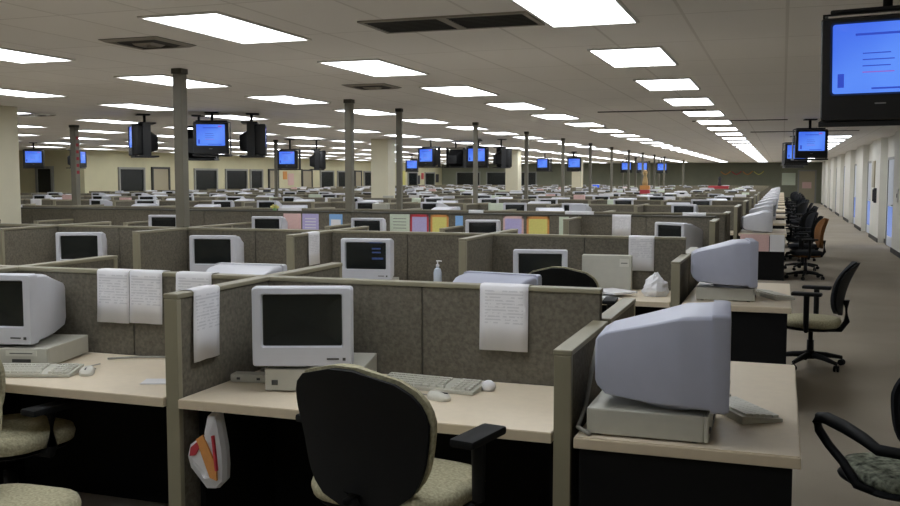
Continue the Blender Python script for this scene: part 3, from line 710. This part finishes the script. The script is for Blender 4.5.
# far left pair
tv(-20.2, 21.8, 40, 2.17, 'television with blue screen at the far left beside the cream column')
tv(-19.4, 22.6, 110, 2.17, 'television in profile at the far left beside the blue one')
# by thin pole
tv(-12.2, 22.2, 5, 2.1, 'television behind the thin pole left of centre')
tv(-11.6, 22.6, 120, 2.1, 'television seen from the side right of the thin pole')
# centre cluster
tv(-8.83, 23.7, -18, 2.17, 'leftmost television of the central cluster, blue screen angled')
tv(-8.45, 24.7, 165, 2.17, 'rear-facing television left of middle in the central cluster')
tv(-7.75, 24.5, 195, 2.17, 'rear-facing television right of middle in the central cluster')
tv(-7.5, 23.6, 12, 2.17, 'blue television crossed by a slim pole in the central cluster')
tv(-6.95, 24.0, 120, 2.15, 'television seen from the side at the right of the central cluster')
tv(-15.0, 38.0, 20, 2.15, 'small distant television below the central cluster on the left')
tv(-8.95, 37.0, -14, 2.15, 'distant television right of the cream column, screen angled')
tv(-7.9, 37.6, 110, 2.15, 'distant dark television in profile right of the column')
tv(-7.6, 36.2, 14, 2.15, 'distant television with blue screen left of the far poles')
tv(-7.3, 47.2, 10, 2.15, 'distant television above the fourth column, blue screen')
tv(-6.4, 46.2, 14, 2.13, 'distant television left of the red tower, blue screen')
tv(-5.8, 49.0, 12, 2.13, 'distant television right of the red tower, blue screen')

# ------------------------------------------------------------------ chairs
def pad(mb, w, d, z0, z1, m, bulge=.015, y=0):
    loft_z(mb, [(z0, y, w*.86, d*.86, min(w, d)*.3), (z0+.008, y, w*.97, d*.97, min(w, d)*.33), ((z0+z1)/2, y, w, d, min(w, d)*.34), (z1-.012, y, w*.97, d*.97, min(w, d)*.33), (z1, y, w*.82, d*.82, min(w, d)*.3)], m)
def curved_back(mb, w, z0, z1, y0, lean, th, m, curve=.05, narrow=.8, grow=0.0):
    # shell of thickness th, wide top, narrower foot, wrapped round the sitter
    rings = []; N = 12; K = 15
    def pt(u, v, off):
        # u -1..1 across, v 0..1 up, superellipse outline
        zc = z0-grow + (z1-z0+2*grow)*v
        sh = (1-abs(2*v-1)**4)**(.5)
        ww = (w/2+grow)*(narrow+(1-narrow)*min(1, v*1.6))*max(sh, .02)
        x = u*ww
        y = y0 - lean*(v-.1) + .035*math.sin(v*math.pi) + curve*(x/(w/2))**2 + off
        return (x, y, zc)
    for j in range(K):
        v = .004+.992*j/(K-1)
        front = [pt(-1+2*i/N, v, th*(1-(abs(-1+2*i/N))**4*.6)) for i in range(N+1)]
        back = [pt(-1+2*i/N, v, 0) for i in range(N, -1, -1)]
        rings.append(front+back)
    mb.poly(rings, m)
def make_chair(h=.5, low=.03, lean=.08, seatm='chairfab', backm='chairfab', shellm='shell', arms=.22, backtop=.5, width=.5):
    # faces +Y
    r = thing('office_chair', 'c', 'chair')
    b = MB(); pad(b, width, .47, h-.075, h, seatm); autos(b.done('seat_cushion', r), 60)
    b = MB(); pad(b, width*.92, .43, h-.1, h-.07, shellm); autos(b.done('seat_pan', r), 60)
    b = MB(); curved_back(b, width-.03, h+low+.01, h+backtop, -.235, lean, .045, backm, .05); autos(b.done('back_cushion', r), 60)
    b = MB(); curved_back(b, width-.045, h+low, h+backtop-.008, -.262, lean, .035, shellm, .05); autos(b.done('back_shell', r), 60)
    b = MB(); b.tube([(0, -.1, h-.1), (0, -.24, h-.09), (0, -.285, h-.02), (0, -.275, h+.16 if low > 0 else h-.0)], [.022, .026, .026, .03], 'shell', 10); b.done('back_bar', r)
    if arms:
        for s in (-1, 1):
            b = MB(); x = s*(width/2+.035)
            b.tube([(s*.12, .0, h-.095), (x-.01*s, .0, h-.085), (x, .0, h-.05), (x, 0, h+arms-.03)], [.018, .02, .022, .024], 'shell', 10)
            b.box(x-.045, x+.045, -.12, .12, h+arms-.03, h+arms, 'shell', .012)
            autos(b.done('armrest', r), 50)
    b = MB(); b.tube([(0, 0, .1), (0, 0, h-.2), (0, 0, h-.2), (0, 0, h-.095)], [.03, .03, .02, .02], 'steel', 14); b.done('gas_column', r)
    b = MB()
    b.lathe([(.05, .07), (.055, .09), (.04, .13), (.03, .14)], 'shell', 16)
    ends = []
    for k in range(5):
        a = R(18+72*k); e = (.29*math.cos(a), .29*math.sin(a)); ends.append((e, a))
        b.tube([(0, 0, .105), (e[0]*.5, e[1]*.5, .095), (e[0], e[1], .07)], [.03, .024, .016], 'shell', 8)
    bs = autos(b.done('star_base', r), 50)
    for e, a in ends:
        cst = MB(); ca, sa = math.cos(a+.6), math.sin(a+.6)
        for q in (-.014, .014):
            ox, oy = e[0]+q*ca, e[1]+q*sa
            rings = []
            for t2, rr in ((-.009, .022), (-.007, .027), (.007, .027), (.009, .022)):
                rings.append([(ox+t2*ca - math.sin(2*math.pi*i/12)*rr*sa, oy+t2*sa + math.sin(2*math.pi*i/12)*rr*ca, .0275+rr*math.cos(2*math.pi*i/12)) for i in range(12)])
            cst.poly(rings, 'shell')
        cst.tube([(e[0], e[1], .03), (e[0], e[1], .075)], .008, 'steel', 8)
        cst.done('caster', bs)
    return r
CH = Proto(make_chair(h=.61, low=-.07, arms=.18, backtop=.42, width=.56))
CH.put((-1.23, 2.98, 0), R(-11), 'black backed office chair with beige cushions in the front cubicle, seen from behind')
CH.put((-1.42, 6.5, 0), R(4), 'black office chair back rising behind the front partition at the second row')
LOW = Proto(make_chair(h=.43, arms=.24, backtop=.49, width=.48, lean=.13, backm='greyfab'))
LOW.put((.26, 8.68, 0), R(80), 'office chair with beige seat in the aisle beside the second end desk')
LC = Proto(make_chair(h=.53, arms=.13, backtop=.47, width=.5))
LC.put((-3.2, 3.25, 0), R(-10), 'beige seated office chair at the left edge of the photo before the left desk')
LC2 = Proto(make_chair(h=.50, arms=0, backtop=.47, width=.5))
LC2.put((-2.53, 2.5, 0), R(-88), 'beige chair seat rising at the bottom left corner of the photo')
DK = Proto(make_chair(h=.46, seatm='darkfab', backm='darkfab', arms=.2, backtop=.5))
BR = Proto(make_chair(h=.46, seatm='darkfab', backm='brownfab', shellm='brownfab', arms=.2, backtop=.52))
BR.put((.38, 16.3, 0), R(100), 'office chair with a brown back in the aisle by the third end desk')
DK.put((.36, 17.9, 0), R(80), 'dark office chair in the aisle just behind the brown one')
n = 1
for ri in range(5, 14):
    for dy in (-.4, .45):
        DK.put((.36+random.uniform(-.05, .12), ROWS[ri]+dy, 0), R(90+random.uniform(-35, 35)), 'dark office chair along the aisle at the %s end desk, %s one' % (ORD[ri-1], 'nearer' if dy < 0 else 'farther'), group='dark chairs lining the aisle')
# loop arm chair bottom right
t = thing('loop_arm_chair', 'black loop-arm office chair with a speckled seat at the bottom right corner', 'chair', (.52, 4.18, 0), R(26))
h = .46
b = MB(); pad(b, .48, .46, h-.06, h, 'speckle'); autos(b.done('seat_cushion', t), 60)
b = MB(); pad(b, .5, .48, h-.085, h-.045, 'shell'); autos(b.done('seat_pan', t), 60)
b = MB(); curved_back(b, .46, h+.08, h+.5, -.26, .08, .05, 'darkfab', .04); autos(b.done('back_cushion', t), 60)
b = MB(); curved_back(b, .44, h+.09, h+.49, -.285, .08, .03, 'shell', .04); autos(b.done('back_shell', t), 60)
b = MB(); b.tube([(0, -.1, h-.08), (0, -.25, h-.07), (0, -.3, h), (0, -.29, h+.16)], .024, 'shell', 10); b.done('back_bar', t)
for s in (-1, 1):
    b = MB(); x = s*.29
    b.tube([(x-.08*s, -.12, h-.07), (x, -.1, h-.04), (x, 0, h+.02), (x, .12, h+.06), (x, .2, h+.1), (x, .22, h+.13), (x, .2, h+.155), (x, .14, h+.165), (x, 0, h+.165), (x, -.14, h+.155), (x, -.24, h+.14), (x-.09*s, -.31, h+.135)], [.016, .017, .018, .018, .019, .02, .022, .026, .027,   .025, .022, .02], 'shell', 10)
    autos(b.done('loop_armrest', t), 60)
b = MB(); b.tube([(0, 0, .1), (0, 0, h-.08)], .026, 'steel', 12); b.done('gas_column', t)
b = MB(); b.lathe([(.05, .07), (.055, .09), (.035, .14)], 'shell', 16)
es = []
for k in range(5):
    a = R(50+72*k); e = (.28*math.cos(a), .28*math.sin(a)); es.append(e)
    b.tube([(0, 0, .105), (e[0]*.5, e[1]*.5, .095), (e[0], e[1], .075)], [.03, .024, .018], 'shell', 8)
bs = autos(b.done('star_base', t), 50)
for e in es:
    c = MB(); c.lathe([(.01, .0), (.026, .008), (.028, .03), (.018, .055), (.01, .078)], 'shell', 12, e); c.done('caster', bs)

# ------------------------------------------------------------------ distant odds and ends
def on_row(ri, k, s=-1): return ((wx(k)+wx(k+1))/2, ROWS[ri]+s*.4)
rnd = random.Random(11)
n = 0
for ri in range(3, 15):
    k = 0
    while wx(k+1) > xmin(ROWS[ri])+.6:
        if rnd.random() < .5 and n < 120:
            x = (wx(k)+wx(k+1))/2 + rnd.choice((-.38, .4)); 
            sheet('hanging_sheet', x, ROWS[ri], rnd.choice((.22, .3, .4)), rnd.uniform(.1, .22), m=rnd.choice(('paper', 'paper', 'paper', 'mint')), label='pale sheet over the %s row partition, %s segment from the aisle' % (ORD[ri+1], ORD[k+1]), group='sheets over the %s row' % ORD[ri+1]); n += 1
        k += 1
# cardboard boxes and bins on desks of the rows behind
n = 0
for ri in range(3, 13):
    k = 1
    while wx(k+1) > xmin(ROWS[ri])+.8:
        if rnd.random() < .35 and n < 90:
            x = wx(k)-.3; m = rnd.choice(('pc', 'paper', 'pink', 'shoe', 'crtlite', 'crtlite'))
            hh = rnd.uniform(.44, .52)
            mb = MB(); mb.box(-.12, .12, -.05, .05, 0, hh, m, .006).box(-.08, .08, -.0515, -.05, hh*.55, hh*.8, 'paper')
            tag(mb.done('file_box', None, (x-.08, ROWS[ri]+.1, DZ)), 'small file box behind the %s row partition, %s station from the aisle' % (ORD[ri+1], ORD[k+1]), 'box', 'file boxes of the %s row' % ORD[ri+1]); n += 1
        k += 1
# red box with a dark figure
t = thing('red_box', 'bright red box standing on a far cubicle desk near the far wall', 'box', (-2.62, ROWS[11]+.42, DZ))
MB().box(-.42, .42, -.15, .15, 0, .5, 'red', .02).done('box_body', t); MB().box(-.43, .43, -.16, .16, .5, .54, 'red', .01).done('lid', t)
b = MB(); b.lathe([(.06, 0), (.08, .05), (.05, .2), (.06, .26), (.075, .32), (.03, .4)], 'shoe', 12); tag(b.done('figurine', None, (-2.57, ROWS[11]+.42, DZ+.54)), 'dark small figurine on top of the bright red box', 'figurine')
# tall red and yellow tower with a doll on top
t = thing('toy_tower', 'tall red and yellow stacked tower standing between the far cubicles', 'decoration', (-3.98, 29.5, 0))
b = MB()
MB().box(-.16, .16, -.16, .16, 0, .62, 'paper', .01).done('pedestal', t)
for k in range(6): MB().box(-.14, .14, -.14, .14, .62+.13*k, .74+.13*k, 'red' if k % 2 == 0 else 'orange', .01).done('block', t)
b = MB(); b.lathe([(.08, 0), (.09, .1), (.06, .25), (.04, .3), (.065, .36), (.07, .42), (.03, .48)], 'skin', 14)
tag(b.done('doll', None, (-3.98, 29.5, 1.39)), 'tan doll sitting on top of the red and yellow tower', 'doll')
# yellow flower on third row partition
t = thing('yellow_flower', 'small yellow paper flower on top of the third row partition', 'decoration', (-6.42, 11.25, 1.187))
MB().lathe([(.025, 0), (.03, .02), (.02, .03)], 'green', 10).done('stem', t)
b = MB()
for k in range(6):
    a = k*math.pi/3; b.tube([(0, 0, .035), (.06*math.cos(a), 0, .045+.03*abs(math.sin(a)))], [.012, .018], 'yellow', 6)
b.done('petals', t)
# posters on the left wall
for i, (y, z, m, s) in enumerate([(43.2, 1.55, 'pink', .3), (42.6, 1.75, 'orange', .2), (58.3, 1.6, 'yellow', .5), (62.0, 1.75, 'red', .22), (61.2, 1.5, 'shoe', .3), (65.0, 1.6, 'shoe', .3)]):
    tag(MB().box(0, .02, -s, s, -s, s, m).done('wall_poster', None, (XL, y, z)), ['pink','orange','large yellow','red','dark','farthest dark'][i]+' poster on the left wall', 'poster')
# row of small lit monitor showing blue beyond the third column
o = CRTL.put((-7.1, ROWS[8]+.42, DZ+.002), R(10), 'distant CRT monitor with its back to the aisle beyond the centre poles')

t = tag(MB().box(-.19, .19, -.19, .19, 0, .24, 'pc', .005).box(-.1, .12, -.195, -.19, .1, .14, 'slot').done('monitor_riser', None, (-8.62, ROWS[12]+.42, DZ)), 'distant riser under the lit blue monitor right of the centre column', 'riser')
o = CRTP.put((-8.62, ROWS[12]+.42, DZ+.24), R(8), 'distant CRT monitor showing a lit blue screen right of the centre column')
MB().box(-.155, .155, -.002, 0, -.1, .1, 'tvscreen').done('lit_picture', o, (0, -.1795, .207))
